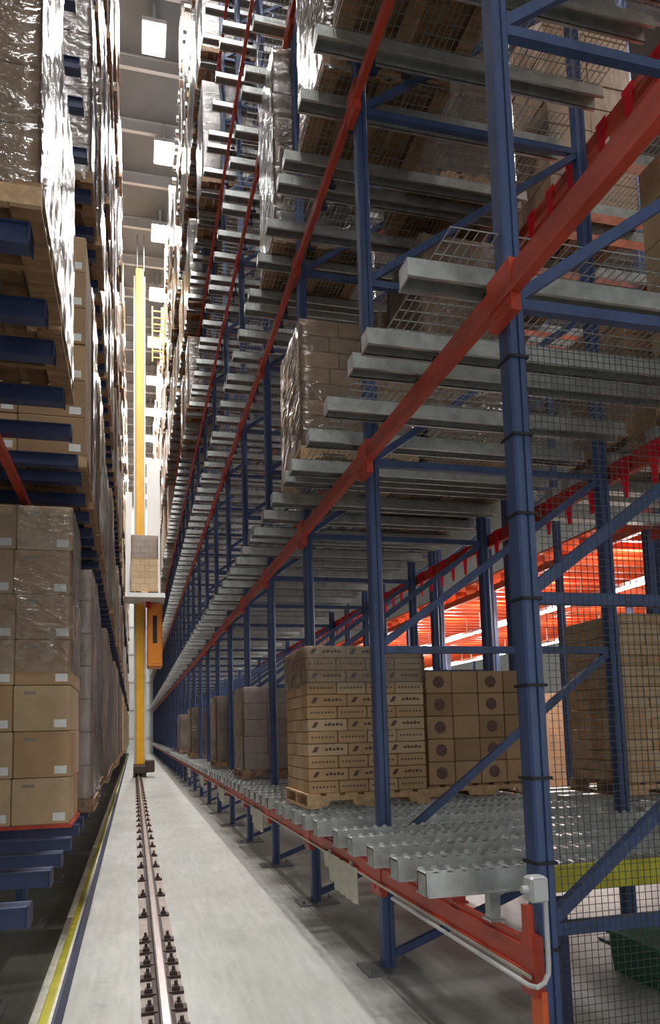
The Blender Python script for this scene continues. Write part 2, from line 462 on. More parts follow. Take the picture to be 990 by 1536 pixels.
tag(fd, 'mass of far galvanised deck channels toward the end of the right rack', 'deck channels', kind='stuff')

# ------------------------------------------------------------------ galvanised decks of the right rack
CX0, CX1 = 1.48, 4.20
def channel_mesh(teeth):
    w, h, tk = 0.13, 0.12, 0.008
    b = MB()
    # inverted trough: two flanges and a top
    b.box(CX0, CX1, -w / 2, -w / 2 + tk, 0, h); b.box(CX0, CX1, w / 2 - tk, w / 2, 0, h)
    if not teeth: b.box(CX0, CX1, -w / 2, w / 2, h - tk, h)
    b.box(CX0, CX1, -w / 2 - 0.02, -w / 2 + tk, 0, tk); b.box(CX0, CX1, w / 2 - tk, w / 2 + 0.02, 0, tk)
    b.box(CX0, CX0 + tk, -w / 2, w / 2, 0, h)
    if teeth:
        n = 34; st = (CX1 - CX0) / n       # slotted top: straps between open slots, with small raised teeth
        b.box(CX0, CX1, -0.012, 0.012, h - tk, h)
        for k in range(n):
            b.box(CX0 + k * st, CX0 + (k + 0.42) * st, -w / 2, w / 2, h - tk, h)
        for s in (-w / 2 + 0.004, w / 2 - 0.004):
            for k in range(n):
                x = CX0 + (k - 0.05) * st
                b.prism([(x, h), (x + st * 0.55, h), (x + st * 0.45, h + 0.016), (x + st * 0.12, h + 0.016)], 'y', s - 0.004, s + 0.004)
    return b.mesh('deck_channel', M_GALV)
CH = channel_mesh(False); CHT = channel_mesh(True)
STUB = MB().box(0, 0.06, -0.03, 0.03, 0, 0.16).box(-0.01, 0.07, -0.05, 0.05, 0, 0.012).mesh('support_stub', M_RED)
STUBB = MB().box(0, 0.06, -0.03, 0.03, 0, 0.16).box(-0.01, 0.07, -0.05, 0.05, 0, 0.012).mesh('support_stub', M_GALV)
STUBN = MB().box(0.04, 0.07, -0.015, 0.015, 0, 0.16).box(0.0, 0.09, -0.03, 0.03, 0, 0.012).mesh('support_stub', M_NAVY)
def grid_mesh(x0, x1, y0, y1, dx, dy, r, name, mt):
    b = MB(); x = x0
    while x <= x1 + 1e-6:
        b.box(x - r, x + r, y0, y1, -r, r); x += dx
    y = y0
    while y <= y1 + 1e-6:
        b.box(x0, x1, y - r, y + r, r, 3 * r); y += dy
    return b.mesh(name, mt)
WD = grid_mesh(1.62, 4.15, 0.05, S - 0.05, 0.055, 0.11, 0.0028, 'wire_deck', M_WIRE)
PLANK = MB().prism([(CX0 + 0.1, 0), (CX1, 0), (CX1, 0.02), (CX0 + 0.1, 0.02)], 'y', -0.11, 0.11).mesh('grating_plank', M_GALV)
for ti, zt in enumerate(TIERS):
    for i in range(-1, FARB):
        if ti < 2 and i < 0: continue
        y = fy(i)
        if not in_view(CX0, CX1, y, y + S, zt, zt + 0.3, 60): continue
        t = thing('shelf_deck', (0, y, zt + 0.16), 'galvanised channel deck, %s tier of the right rack, %s' % (TIERW[ti], (ORD[i] + ' bay') if i >= 0 else 'bay beside the camera'), 'shelf', 'galvanised decks of the right rack')
        offs = (0.45, 0.88, 1.32, 1.78, 2.16) if ti == 0 else (0.38, 1.1, 1.42, 2.1)
        for k in offs:
            c = obj('deck_channel', CHT if (ti == 0 and i < 6) else CH, t, (0, k, 0))
            obj('support_stub', (STUBB if k == offs[0] else STUB) if ti == 0 else STUBN, c, (XF - 0.046 if ti == 0 else XF + 0.03, 0, -0.16))
        if i < 7 and 1 <= ti <= 3:
            w = obj('wire_deck', WD, t, (0, 0, 0.123)); w['kind'] = 'stuff'

# ------------------------------------------------------------------ pallets and loads
def pallet_geo(b, w=1.22, d=1.0, z=0.0):
    hw, hd = w / 2, d / 2
    for k in range(7):
        x = -hw + (w - 0.125) * k / 6
        b.append(('deck_board', (x, x + 0.125, -hd, hd, z + 0.115, z + 0.135)))
    for s in (-hd, -0.022, hd - 0.045):
        b.append(('stringer', (-hw, hw, s, s + 0.045, z + 0.02, z + 0.115)))
    for x in (-hw, -0.07, hw - 0.14):
        b.append(('bottom_board', (x, x + 0.14, -hd, hd, z, z + 0.02)))
    return b
def notched_stringer(w, s):
    hw = w / 2
    pr = [(-hw, 0.02), (-hw + 0.2, 0.02), (-hw + 0.22, 0.07), (-hw + 0.44, 0.07), (-hw + 0.46, 0.02), (hw - 0.46, 0.02), (hw - 0.44, 0.07), (hw - 0.22, 0.07), (hw - 0.2, 0.02), (hw, 0.02), (hw, 0.115), (-hw, 0.115)]
    return MB().prism([(a, q) for a, q in pr], 'y', s, s + 0.045).mesh('stringer', M_WOOD)
def pallet_parts(parent, mt):
    p = bpy.data.objects.new('pallet', cached(('plt0', mt.name), lambda: MB().box(-0.61, 0.61, -0.0225, 0.0225, 0.02, 0.115).mesh('pallet', mt)))
    COL.objects.link(p); p.parent = parent
    for nm, q in pallet_geo([]):
        if nm == 'stringer':
            if abs(q[2] + 0.022) < 1e-3: continue
            me = cached(('str', mt.name), lambda: notched_stringer(1.22, -0.0225))
            obj(nm, me, p, (0, (q[2] + q[3]) / 2, 0)); continue
        dx, dy, dz = q[1] - q[0], q[3] - q[2], q[5] - q[4]
        me = cached((nm, mt.name), lambda: MB().box(-dx / 2, dx / 2, -dy / 2, dy / 2, -dz / 2, dz / 2).mesh(nm, mt))
        obj(nm, me, p, ((q[0] + q[1]) / 2, (q[2] + q[3]) / 2, (q[4] + q[5]) / 2))
    return p
def pallet_solid(mt):
    def mk():
        b = MB()
        for nm, q in pallet_geo([]): b.box(*q)
        return b.mesh('pallet', mt)
    return cached(('plt', mt.name), mk)

def film_mesh(w, d, h, seed):
    rnd = random.Random(seed); b = MB(); nx, nz = 14, 16
    ring = []
    per = [(-w / 2 + w * k / nx, -d / 2) for k in range(nx)] + [(w / 2, -d / 2 + d * k / nx) for k in range(nx)] + \
          [(w / 2 - w * k / nx, d / 2) for k in range(nx)] + [(-w / 2, d / 2 - d * k / nx) for k in range(nx)]
    m_ = len(per)
    for j in range(nz + 1):
        z = h * j / nz
        for (x, y) in per:
            e = rnd.uniform(0.0, 0.012); sx = 1 + e / w * 2; sy = 1 + e / d * 2
            k = 0.985 if j == nz else 1.0
            b.v.append((x * sx * k, y * sy * k, z))
    for j in range(nz):
        for i in range(m_):
            i2 = (i + 1) % m_
            b.f.append((j * m_ + i, j * m_ + i2, (j + 1) * m_ + i2, (j + 1) * m_ + i))
    me = b.mesh('stretch_wrap', M_FILM)
    for p in me.polygons: p.use_smooth = True
    return me

def carton(w, d, h, mt):
    return cached(('ctn', round(w, 3), round(d, 3), round(h, 3), mt.name), lambda: MB().cbox(-w / 2, w / 2, -d / 2, d / 2, 0, h, 0.007).mesh('carton', mt))

PRINTS = {}
def print_mesh(kind, w, h):
    """flat printing on a carton's near face"""
    b = MB(); y0, y1 = -0.0012, 0.0
    if kind == 'logo':
        b.prism([(-w * 0.40, h * 0.30), (-w * 0.30, h * 0.30), (-w * 0.22, h * 0.74), (-w * 0.32, h * 0.74)], 'y', y0, y1)
        for k in range(5):
            x = -w * 0.08 + k * w * 0.095
            b.box(x, x + w * 0.07, y0, y1, h * 0.42, h * (0.66 if k % 2 else 0.60))
    elif kind == 'line':
        for k in range(7):
            x = -w * 0.38 + k * w * 0.115
            b.box(x, x + w * 0.06, y0, y1, h * 0.44, h * 0.58)
    elif kind == 'disc':
        n = 14; r = min(w, h) * 0.27
        b.prism([(r * math.cos(2 * math.pi * k / n), h * 0.5 + r * math.sin(2 * math.pi * k / n)) for k in range(n)], 'y', y0, y1)
    return b.mesh('print_mark', M_PURPLE if kind == 'disc' else M_PRINT)

def detailed_load(name, loc, label, group, rows, ch, mats, wrap=None, old=False, style=None, cols=(4, 3), W=1.18, D=0.96, ragged=0.0, film_from=0.0):
    """pallet with cartons built one by one"""
    rnd = random.Random(label)
    t = thing(name, loc, label, 'pallet load', group)
    nx, ny = cols
    if style == 'big' and wrap:
        z = 0.03
        obj('slip_platform', MB().box(-0.5, 0.5, -0.5, 0.5, 0, 0.03).mesh('slip_platform', M_RED), t)
    else:
        z = 0.136
        pallet_parts(t, M_OLDWOOD if old else M_WOOD)
    for r in range(rows):
        cx, cy = (nx, ny) if r % 2 == 0 or style in ('big', 'disc') else (max(2, nx - 1), ny)
        ox = rnd.uniform(-ragged, ragged)
        for a in range(cx):
            for c in range(cy):
                if 0 < a < cx - 1 and 0 < c < cy - 1: continue
                w, d = W / cx, D / cy
                if c == cy - 1 and 0 < a and ny > 2 and r < rows - 1: continue      # the back rows are out of sight
                mt = mats[rnd.randrange(len(mats))]
                b = obj('carton', carton(w - 0.006, d - 0.006, ch - 0.004, mt), t,
                        (-W / 2 + w * (a + 0.5) + ox, -D / 2 + d * (c + 0.5) + rnd.uniform(-0.004, 0.004), z))
                if c == 0 and style:
                    k = None
                    if style == 'logo': k = 'logo' if r % 2 else 'line'
                    elif style == 'disc': k = 'disc' if a % 2 == 0 else None
                    if k:
                        pm = cached(('prt', k, round(w, 3), ch), lambda: print_mesh(k, w, ch))
                        obj('print_mark', pm, b, (0, -d / 2 + 0.003, 0))
                    if style == 'big':
                        lm = cached(('lbl', round(w, 3)), lambda: MB().box(-0.052, 0.052, -0.0014, 0, -0.035, 0.035).mesh('paper_label', M_WHITE))
                        obj('paper_label', lm, b, (w / 2 - 0.09, -d / 2 + 0.003, 0.065))
                        dk = cached('stamp', lambda: MB().box(-0.05, 0.05, -0.0014, 0, -0.014, 0.014).mesh('printed_stamp', MATS['cardboard_grey']))
                        obj('printed_stamp', dk, b, (-w / 2 + 0.14, -d / 2 + 0.003, ch - 0.07))
        z += ch
    if wrap:
        h = z - film_from
        f = obj('stretch_wrap', film_mesh(W + 0.012, D + 0.012, h * 1.0 - 0.02, hash(label) % 1000 if False else len(label)), t, (0, 0, film_from + 0.02))
    return t

def stack_mesh(key, rows, ch, nx, ny, mt, W=1.16, D=0.96):
    def mk():
        rnd = random.Random(str(key)); b = MB(); z = 0.136
        for r in range(rows):
            for a in range(nx):
                for c in range(ny):
                    if 0 < a < nx - 1 and 0 < c < ny - 1: continue
                    w, d = W / nx, D / ny; e = rnd.uniform(-0.006, 0.006)
                    b.box(-W / 2 + a * w + 0.003 + e, -W / 2 + (a + 1) * w - 0.003 + e, -D / 2 + c * d + 0.003 + e, -D / 2 + (c + 1) * d - 0.003 + e, z + 0.002, z + ch - 0.002)
            z += ch
        return b.mesh('carton_stack', mt)
    return cached(('stk', key), mk)
VARS = [('a', 6, 0.40, 2, 2, M_WRAPCARD[0]), ('b', 7, 0.35, 3, 2, M_WRAPCARD[1]), ('c', 9, 0.26, 3, 3, M_WRAPCARD[2]),
        ('d', 8, 0.31, 2, 3, M_WRAPCARD[3]), ('e', 10, 0.20, 4, 3, M_WRAPCARD[0]), ('g', 6, 0.34, 3, 3, M_WRAPCARD[2]),
        ('h', 5, 0.26, 3, 3, M_WRAPCARD[1]), ('i', 8, 0.17, 3, 3, M_WRAPCARD[3])]
COLN = {'a': 'tan', 'b': 'pinkish', 'c': 'whitish', 'd': 'brown', 'e': 'tan', 'g': 'whitish'}
def simple_load(loc, label, group, v, old=True, film=True):
    t = thing('pallet_load', loc, label, 'pallet load', group)
    obj('pallet', pallet_solid(M_OLDWOOD if old else M_WOOD), t)
    key, rows, ch, nx, ny, mt = v
    if loc[1] < 14.0 and loc[0] < 6:
        rnd = random.Random(label); W, D = 1.16, 0.96; w, d = W / nx, D / ny
        me = carton(w - 0.006, d - 0.006, ch - 0.004, mt)
        for r in range(rows):
            for a in range(nx):
                for c in range(ny):
                    if 0 < a < nx - 1 and 0 < c < ny - 1: continue
                    obj('carton', me, t, (-W / 2 + w * (a + 0.5) + rnd.uniform(-0.006, 0.006), -D / 2 + d * (c + 0.5) + rnd.uniform(-0.006, 0.006), 0.136 + r * ch))
    else:
        obj('carton_stack', stack_mesh(key, rows, ch, nx, ny, mt), t)
    if film:
        obj('stretch_wrap', cached(('flm', key), lambda: film_mesh(1.185, 0.985, rows * ch + 0.10, rows)), t, (0, 0, 0.02))
    return t

DECKZ = 0.16 + 0.12 + 0.008       # above the beam top, right rack
# hero loads of the right rack
yc = Y0 + S + 1.54                # middle of the far place in the second bay
detailed_load('pallet_load', (2.17, yc, TIERS[0] + DECKZ + 0.028), 'pallet of small printed tan cartons on the low deck behind the second blue post', 'pallet loads in the right rack',
              12, 0.116, [M_CARD[0], M_CARD[0], M_CARD[2]], wrap=True, style='logo', cols=(4, 4), film_from=1.12)
hero_film = None
detailed_load('pallet_load', (2.19, yc, TIERS[1] + DECKZ), 'shrink-wrapped pallet of tan cartons overhanging the second tier, above the printed carton pallet', 'pallet loads in the right rack',
              8, 0.165, [M_CARD[0], M_CARD[1]], wrap=True, cols=(4, 3), style='line' if False else None)
detailed_load('pallet_load', (3.52, yc + 0.35, TIERS[0] + DECKZ + 0.028), 'tan cartons with round purple marks stacked deep behind the printed pallet', 'pallet loads in the right rack',
              5, 0.235, [M_CARD[0], M_CARD[1]], style='disc', cols=(4, 2), old=True)
t_back = detailed_load('pallet_load', (5.28, 6.66, TIERS[0] + DECKZ + 0.028), 'tall dense stack of small pale cartons right of the rear blue post', 'pallet loads in the right rack',
              16, 0.105, [M_CARD[2], M_CARD[2], M_CARD[0]], cols=(5, 5), old=True)
for (x, i, o, ti, v, lab) in (
        (2.25, 3, 1.55, 0, 6, 'low pinkish wrapped load on the low deck, fourth bay from the camera'),
        (3.52, 4, 0.7, 0, 6, 'low pinkish wrapped load on the low deck, fifth bay, rear place'),
        (2.25, 5, 0.7, 0, 7, 'low brown wrapped load on the low deck, sixth bay from the camera'),
        (3.52, 6, 0.7, 0, 7, 'low brown wrapped load on the low deck, seventh bay, rear place'),
        (2.25, 8, 0.7, 0, 7, 'low brown wrapped load on the low deck, ninth bay from the camera'),
        (2.25, 10, 1.5, 0, 6, 'low pinkish wrapped load on the low deck, eleventh bay from the camera'),
        (3.52, 1, 1.6, 1, 3, 'brown wrapped load on the second tier, second bay, rear place'),
        (3.52, 2, 0.6, 1, 0, 'tan wrapped load on the second tier, third bay, rear place'),
        (2.25, 0, 1.6, 2, 3, 'brown wrapped load on the third tier, first bay, seen through the wire deck'),
        (3.52, 0, 0.6, 2, 0, 'tan wrapped load on the third tier, first bay, rear place'),
        (2.25, 1, 0.6, 2, 0, 'tan wrapped load on the third tier, second bay, front place'),
        (3.52, 1, 1.6, 2, 3, 'brown wrapped load on the third tier, second bay, rear place'),
        (2.25, 2, 0.6, 2, 3, 'brown wrapped load on the third tier, third bay, front place'),
        (3.52, 3, 1.6, 2, 3, 'brown wrapped load on the third tier, fourth bay, rear place')):
    simple_load((x, fy(i) + o, TIERS[ti] + DECKZ + (0.028 if ti == 0 else 0)), lab + ', right rack', 'pallet loads in the right rack', VARS[v])
far_l = [MB() for _ in M_WRAPCARD]
rr = random.Random(5)
for ti in range(3, 8):
    for i in range(5 if ti > 3 else 7, NB):
        for po in (0.64, 1.66):
            fill = (0.35, 0.75, 0.85, 0.8, 0.3)[ti - 3]
            v = rr.randrange(6); keep = rr.random() < fill
            x = 2.12 + rr.uniform(-0.08, 0.03)
            if not keep: continue
            y = fy(i) + po; z = TIERS[ti] + DECKZ
            h = VARS[v][1] * VARS[v][2]
            if not in_view(1.5, 2.8, y - 0.5, y + 0.5, z, z + h, 60): continue
            if i < FARB:
                simple_load((x, y, z), '%s wrapped pallet load, %s tier of the right rack, %s bay, %s place' % (COLN[VARS[v][0]], TIERW[ti], ORD[i], 'near' if po < 1 else 'far'),
                            'pallet loads in the right rack', VARS[v], film=i < 12)
            else:
                mi = M_WRAPCARD.index(VARS[v][5])
                far_l[mi].box(x - 0.58, x + 0.58, y - 0.48, y + 0.48, z + 0.136, z + 0.136 + h)
                far_l[mi].box(x - 0.61, x + 0.61, y - 0.5, y + 0.5, z, z + 0.13)
for k, b in enumerate(far_l):
    if b.v:
        o = obj('distant_pallet_loads', b.mesh('distant_pallet_loads', M_WRAPCARD[k]))
        tag(o, 'mass of far %s wrapped loads toward the end of the right rack' % ('tan', 'pinkish', 'whitish', 'brown')[k], 'pallet loads', kind='stuff')

# ------------------------------------------------------------------ left rack: arms, beams, loads
ARM = MB().box(-2.2, 0, -0.05, 0.05, -0.10, 0).box(-2.2, 0.0, -0.07, 0.07, -0.008, 0).box(-0.01, 0, -0.07, 0.07, -0.10, 0).mesh('support_arm', M_ARM)
LBEAM = MB().prism([(0.012, 0), (-0.045, 0), (-0.045, 0.14), (-0.012, 0.14), (-0.012, 0.11), (0.0, 0.11), (0.0, 0.022), (0.012, 0.022)], 'y', 0, S - 0.004).mesh('beam_rail', M_RED)
LTRIM = MB().box(-0.03, 0.0, 0.02, S - 0.02, -0.012, 0.012).mesh('edge_strip', M_RED)
far_a = MB(); far_ll = [MB() for _ in M_WRAPCARD]
LPLACES = (0.62, 1.70)
for ti, z in enumerate(LT):
    for i in range(0, NB):
        y = fy(i)
        if not in_view(LXE - 2.2, LXE, y, y + S, z - 0.3, z + 3, 60): continue
        if i >= FARB:
            for o in (0.30, 0.94, 1.38, 2.02):
                far_a.box(LXE - 2.2, LXE, y + o - 0.05, y + o + 0.05, z - 0.1, z)
            far_a.box(LXP, LXP + 0.05, y, y + S, z - 0.24, z - 0.1)
        else:
            t = thing('arm_shelf', (LXE, y, z), 'blue armed shelf with a red beam, %s tier of the left rack, %s bay' % (TIERW[ti], ORD[i]), 'shelf', 'blue armed shelves of the left rack')
            for o in ((0.57, 1.52, 2.17) if (ti == 0 and i == 0) else (0.57, 1.42, 2.02) if ti == 0 else (0.30, 0.94, 1.38, 2.02)):
                obj('support_arm', ARM, t, (-0.02, o, 0))
            obj('beam_rail', LBEAM, t, (LXP - LXE + 0.045, 0, -0.24))
        for pi, po in enumerate(LPLACES):
            if ti == 0 and (i == 0 or (i == 1 and pi == 0)): continue
            if ti == 1 and i == 1 and pi == 0: continue
            if ti >= 2 and i < 2: continue
            yy = y + po
            v = rr.randrange(6)
            xx = LXE - 0.61 + rr.uniform(-0.03, 0.06)
            if ti == 0 and i == 1: continue            # built in detail below
            if ti == 1 and i < 2: continue
            if ti == 0 and i > 1: v = (0, 3, 0, 3, 1)[(i * 2 + pi) % 5]
            if i < FARB:
                simple_load((xx, yy, z), '%s wrapped pallet load, %s tier of the left rack, %s bay, %s place' % (COLN[VARS[v][0]], TIERW[ti], ORD[i], 'near' if pi == 0 else 'far'),
                            'pallet loads in the left rack', VARS[v], film=i < 12)
            else:
                h = VARS[v][1] * VARS[v][2]; mi = M_WRAPCARD.index(VARS[v][5])
                far_ll[mi].box(xx - 0.58, xx + 0.58, yy - 0.48, yy + 0.48, z + 0.136, z + 0.136 + h)
                far_ll[mi].box(xx - 0.61, xx + 0.61, yy - 0.5, yy + 0.5, z, z + 0.13)
tag(obj('distant_support_arms', far_a.mesh('distant_support_arms', M_NAVY)), 'mass of far blue arms and beams toward the end of the left rack', 'rack arms', kind='stuff')
for k, b in enumerate(far_ll):
    if b.v:
        tag(obj('distant_pallet_loads', b.mesh('distant_pallet_loads', M_WRAPCARD[k])), 'mass of far %s wrapped loads toward the end of the left rack' % ('tan', 'pinkish', 'whitish', 'brown')[k], 'pallet loads', kind='stuff')
lx = -0.54 - 0.49
big = detailed_load('pallet_load', (lx, fy(1) + 1.72, LT[0]), 'tall stack of large labelled tan cartons on the low left shelf', 'pallet loads in the left rack',
                    7, 0.408, [M_CARD[0], M_CARD[0], M_CARD[2]], wrap=True, style='big', cols=(2, 2), W=0.97, old=True, ragged=0.012, film_from=1.35)
detailed_load('pallet_load', (LXE - 0.61 + 0.04, fy(0) + 0.64, LT[1]), 'wrapped pallet load nearest the camera on the second left tier, seen from below', 'pallet loads in the left rack',
              7, 0.31, [M_CARD[3], M_CARD[1]], wrap=True, cols=(3, 2), old=True)
detailed_load('pallet_load', (LXE - 0.61 + 0.03, fy(0) + 1.72, LT[1]), 'wrapped pallet load just behind the nearest one on the second left tier', 'pallet loads in the left rack',
              6, 0.30, [M_CARD[3], M_CARD[1]], wrap=True, cols=(3, 2), old=True)
detailed_load('pallet_load', (LXE - 0.61 + 0.04, fy(1) + 1.72, LT[1]), 'plain brown carton stack on the second left tier above the labelled cartons', 'pallet loads in the left rack',
              6, 0.36, [M_CARD[0], M_CARD[1]], cols=(2, 2), old=True, style='big')

# ------------------------------------------------------------------ stacker crane
YC = 35.0
cr = thing('stacker_crane', (0.28, YC, 0), 'tall yellow stacker crane standing on the rail far down the aisle', 'crane')
obj('mast', MB().cbox(-0.19, 0.19, -0.24, 0.24, 0.5, 24.9, 0.03).mesh('mast', M_YELLOW), cr)
for s in (-1, 1):
    obj('mast_rail', MB().box(s * 0.235 - 0.045, s * 0.235 + 0.045, -0.05, 0.05, 0.5, 24.6).mesh('mast_rail', M_BOX), cr)
ch_ = obj('chassis', MB().cbox(-0.30, 0.30, -1.9, 1.9, 0.16, 0.52, 0.04).mesh('chassis', M_CLIP), cr)
for yy in (-1.5, 1.5):
    obj('wheel', MB().tube([(-0.12, yy, 0.27), (0.0, yy, 0.27)], 0.17, 16).mesh('wheel', M_PLATE), ch_)
obj('drive_motor', MB().cbox(0.2, 0.62, -1.8, -1.3, 0.2, 0.75, 0.05).mesh('drive_motor', M_CLIP), cr)
cab = obj('operator_cab', MB().cbox(0.33, 1.02, -0.75, 0.65, 5.0, 7.95, 0.05).mesh('operator_cab', M_CABO), cr)
obj('cab_window', MB().box(0.58, 0.78, -0.76, -0.745, 6.1, 7.4).mesh('cab_window', M_BLACK), cab)
obj('cab_panel', MB().box(0.42, 0.94, -0.765, -0.752, 5.15, 5.9).mesh('cab_panel', M_CABO), cab)
car = obj('carriage', MB().box(-0.66, 1.1, -2.1, -0.3, 8.02, 8.22).mesh('carriage', M_WHITE), cr)
obj('fork', MB().box(-0.45, -0.25, -2.0, -0.6, 8.22, 8.29).mesh('fork', M_BLACK), car)
obj('fork', MB().box(0.6, 0.8, -2.0, -0.6, 8.22, 8.29).mesh('fork', M_BLACK), car)
obj('carriage_panel', MB().box(0.32, 0.95, -0.1, 0.1, 8.3, 15.2).mesh('carriage_panel', M_WHITE), cr)
obj('carriage_panel', MB().box(-0.66, -0.36, -0.1, 0.1, 8.3, 13.5).mesh('carriage_panel', M_WHITE), cr)
lp = MB()
for k in range(8): lp.box(0.62, 1.2, 0.3, 0.34, 20.6 + k * 0.35, 20.66 + k * 0.35)
lp.box(0.60, 0.66, 0.28, 0.36, 20.4, 23.3); lp.box(1.16, 1.22, 0.28, 0.36, 20.4, 23.3)
obj('ladder_cage', lp.mesh('ladder_cage', M_YELLOW), cr)
for x in (-0.1, 0.22):
    obj('hoist_cable', MB().box(x - 0.02, x + 0.02, -0.02, 0.02, 24.9, CEIL - 0.6).mesh('hoist_cable', M_DWIRE), cr)
obj('beacon', MB().tube([(0.38, -0.9, 7.75), (0.38, -0.9, 8.02)], 0.12, 10).mesh('beacon', M_TAB), cr)
detailed_load('pallet_load', (0.28 + 0.2, YC - 1.2, 8.29), 'wrapped carton load riding on the yellow crane carriage', 'loads on the crane', 9, 0.285, [M_CARD[2]], wrap=True, cols=(3, 2), film_from=1.6)

# ------------------------------------------------------------------ small things on the right rack
wg = thing('wire_guard', (XF + 0.10, Y0 - 0.012, 0), 'dark wire mesh guard filling the nearest blue frame at the right edge', 'mesh guard')
g = MB(); r = 0.0013; x = 0.02
while x < DEP - 0.01:
    g.box(x - r, x + r, -r, r, 0.1, 3.9); x += 0.036
z = 0.1
while z < 3.9:
    g.box(0.0, DEP - 0.01, -3 * r, -r, z - r, z + r); z += 0.036
w = obj('wire_mesh', g.mesh('wire_mesh', M_DWIRE), wg); w['kind'] = 'stuff'
TIE = MB().box(-0.106, 0.006, -0.006, 0.0, -0.008, 0.008).box(-0.106, -0.1, -0.006, 0.13, -0.008, 0.008).box(0.0, 0.006, -0.006, 0.13, -0.008, 0.008).mesh('tie_strap', M_BLACK)
for zz in (0.36, 0.80, 1.21, 1.62, 2.08, 2.52, 2.96, 3.38, 3.80):
    obj('tie_strap', TIE, wg, (0, 0.008, zz))

jb = thing('junction_box', (1.835, Y0 - 0.06, 1.04), 'grey junction box with bent conduit on the nearest blue post', 'electrical box')
obj('box_body', MB().cbox(-0.03, 0.06, -0.04, 0.04, 0.01, 0.13, 0.010).mesh('box_body', M_BOX), jb)
obj('box_lid', MB().cbox(-0.024, 0.054, -0.047, -0.04, 0.018, 0.122, 0.003).mesh('box_lid', M_BOX), jb)
obj('gland', MB().tube([(-0.03, 0, 0.07), (-0.06, 0, 0.07)], 0.018, 10).mesh('gland', M_BOX), jb)
obj('conduit', MB().tube([(0.05, -0.02, 0.02), (0.05, -0.02, -0.27), (0.045, -0.022, -0.315), (0.02, -0.024, -0.355), (-0.012, -0.015, -0.374), (-0.03, 0.03, -0.378), (-0.03, 0.3, -0.378), (-0.03, 1.9, -0.378)], 0.012, 8).mesh('conduit', M_BOX), jb)
obj('red_latch', MB().box(-0.012, 0.02, 0.045, 0.10, -0.22, -0.02).mesh('red_latch', M_RED), jb)

og = thing('post_protector', (XF - 0.03, Y0 - 0.03, 0.0), 'orange steel guard strip at the foot of the nearest blue post', 'post guard')
obj('guard_strip', MB().prism([(0, 0), (0.03, 0), (0.03, 0.10), (0.0, 0.10)], 'z', 0.02, 0.62).mesh('guard_strip', M_ORANGE), og)

yb = thing('channel_strip', (2.12, 3.56, 0), 'yellow-green strip over the nearest low deck channel behind the wire guard', 'board')  # added strip showing the nearest channel's right part as yellow
obj('board', MB().cbox(0.0, 1.7, -0.015, 0.015, 0.985, 1.125, 0.004).mesh('board', M_YSTRIP), yb)
for x in (0.1, 1.5):
    obj('board_leg', MB().box(x, x + 0.05, 0.015, 0.06, 0.0, 0.95).mesh('board_leg', M_NAVY), yb)

CRM = MB()
prof = []
for k in range(13):
    yy = k * 0.09; prof.append((yy, 0.018 if k % 2 else 0.0))
for k in range(12):
    a, b_ = prof[k], prof[k + 1]
    top = 0.0; bot = -0.30 + (0.0 if k < 8 else (k - 7) * 0.05)
    n = len(CRM.v)
    for (yy, dx) in (a, b_):
        for xx in (0, 0.012):
            CRM.v += [(-dx - xx, yy, bot), (-dx - xx, yy, top)]
    CRM.f += [(n, n + 4, n + 5, n + 1), (n + 2, n + 3, n + 7, n + 6), (n + 1, n + 5, n + 7, n + 3), (n, n + 2, n + 6, n + 4), (n, n + 1, n + 3, n + 2), (n + 4, n + 6, n + 7, n + 5)]
CRM = CRM.mesh('ribbed_sheet', M_CREAM)
BRK = MB().box(0, 0.03, 0, 0.04, -0.06, 0.05).mesh('clamp', M_GALV)
for n_, i in enumerate((1, 3, 5, 7, 9)):
    t = thing('ribbed_deflector', (XF - 0.06, fy(i) + 0.45, TIERS[0] - BH + 0.03), 'cream ribbed deflector plate hung under the lowest red beam, %s from the camera' % ORD[n_], 'plate', 'cream plates under the lowest beam')
    obj('ribbed_sheet', CRM, t)
    for yy in (0.15, 0.85): obj('clamp', BRK, t, (-0.012, yy, -0.02))

tt = thing('plastic_tote', (3.75, 4.75, 0), 'dark green plastic tote on the floor behind the wire guard', 'tote')
obj('tote_body', MB().prism([(-0.18, 0), (0.18, 0), (0.21, 0.3), (-0.21, 0.3)], 'y', -0.28, 0.28).mesh('tote_body', M_GREEN), tt)
obj('tote_rim', MB().box(-0.23, 0.23, -0.3, 0.3, 0.28, 0.31).mesh('tote_rim', M_GREEN), tt)

# ------------------------------------------------------------------ back-to-back deck carrying the rear load, and the orange pick tunnel beyond
bd = thing('shelf_deck', (4.45, 5.4, TIERS[0] + 0.16), 'galvanised channel deck under the pale carton stack behind the right rack', 'shelf')
BCH = MB().box(0, 2.1, -0.065, 0.065, 0.0, 0.12).mesh('deck_channel', M_GALV)
for k in range(6): obj('deck_channel', BCH, bd, (0, 0.35 + k * 0.42, 0))
for x in (0.0, 2.05): obj('ledger', MB().box(x, x + 0.05, 0.17, 2.49, -0.12, 0.0).mesh('ledger', M_RED), bd)
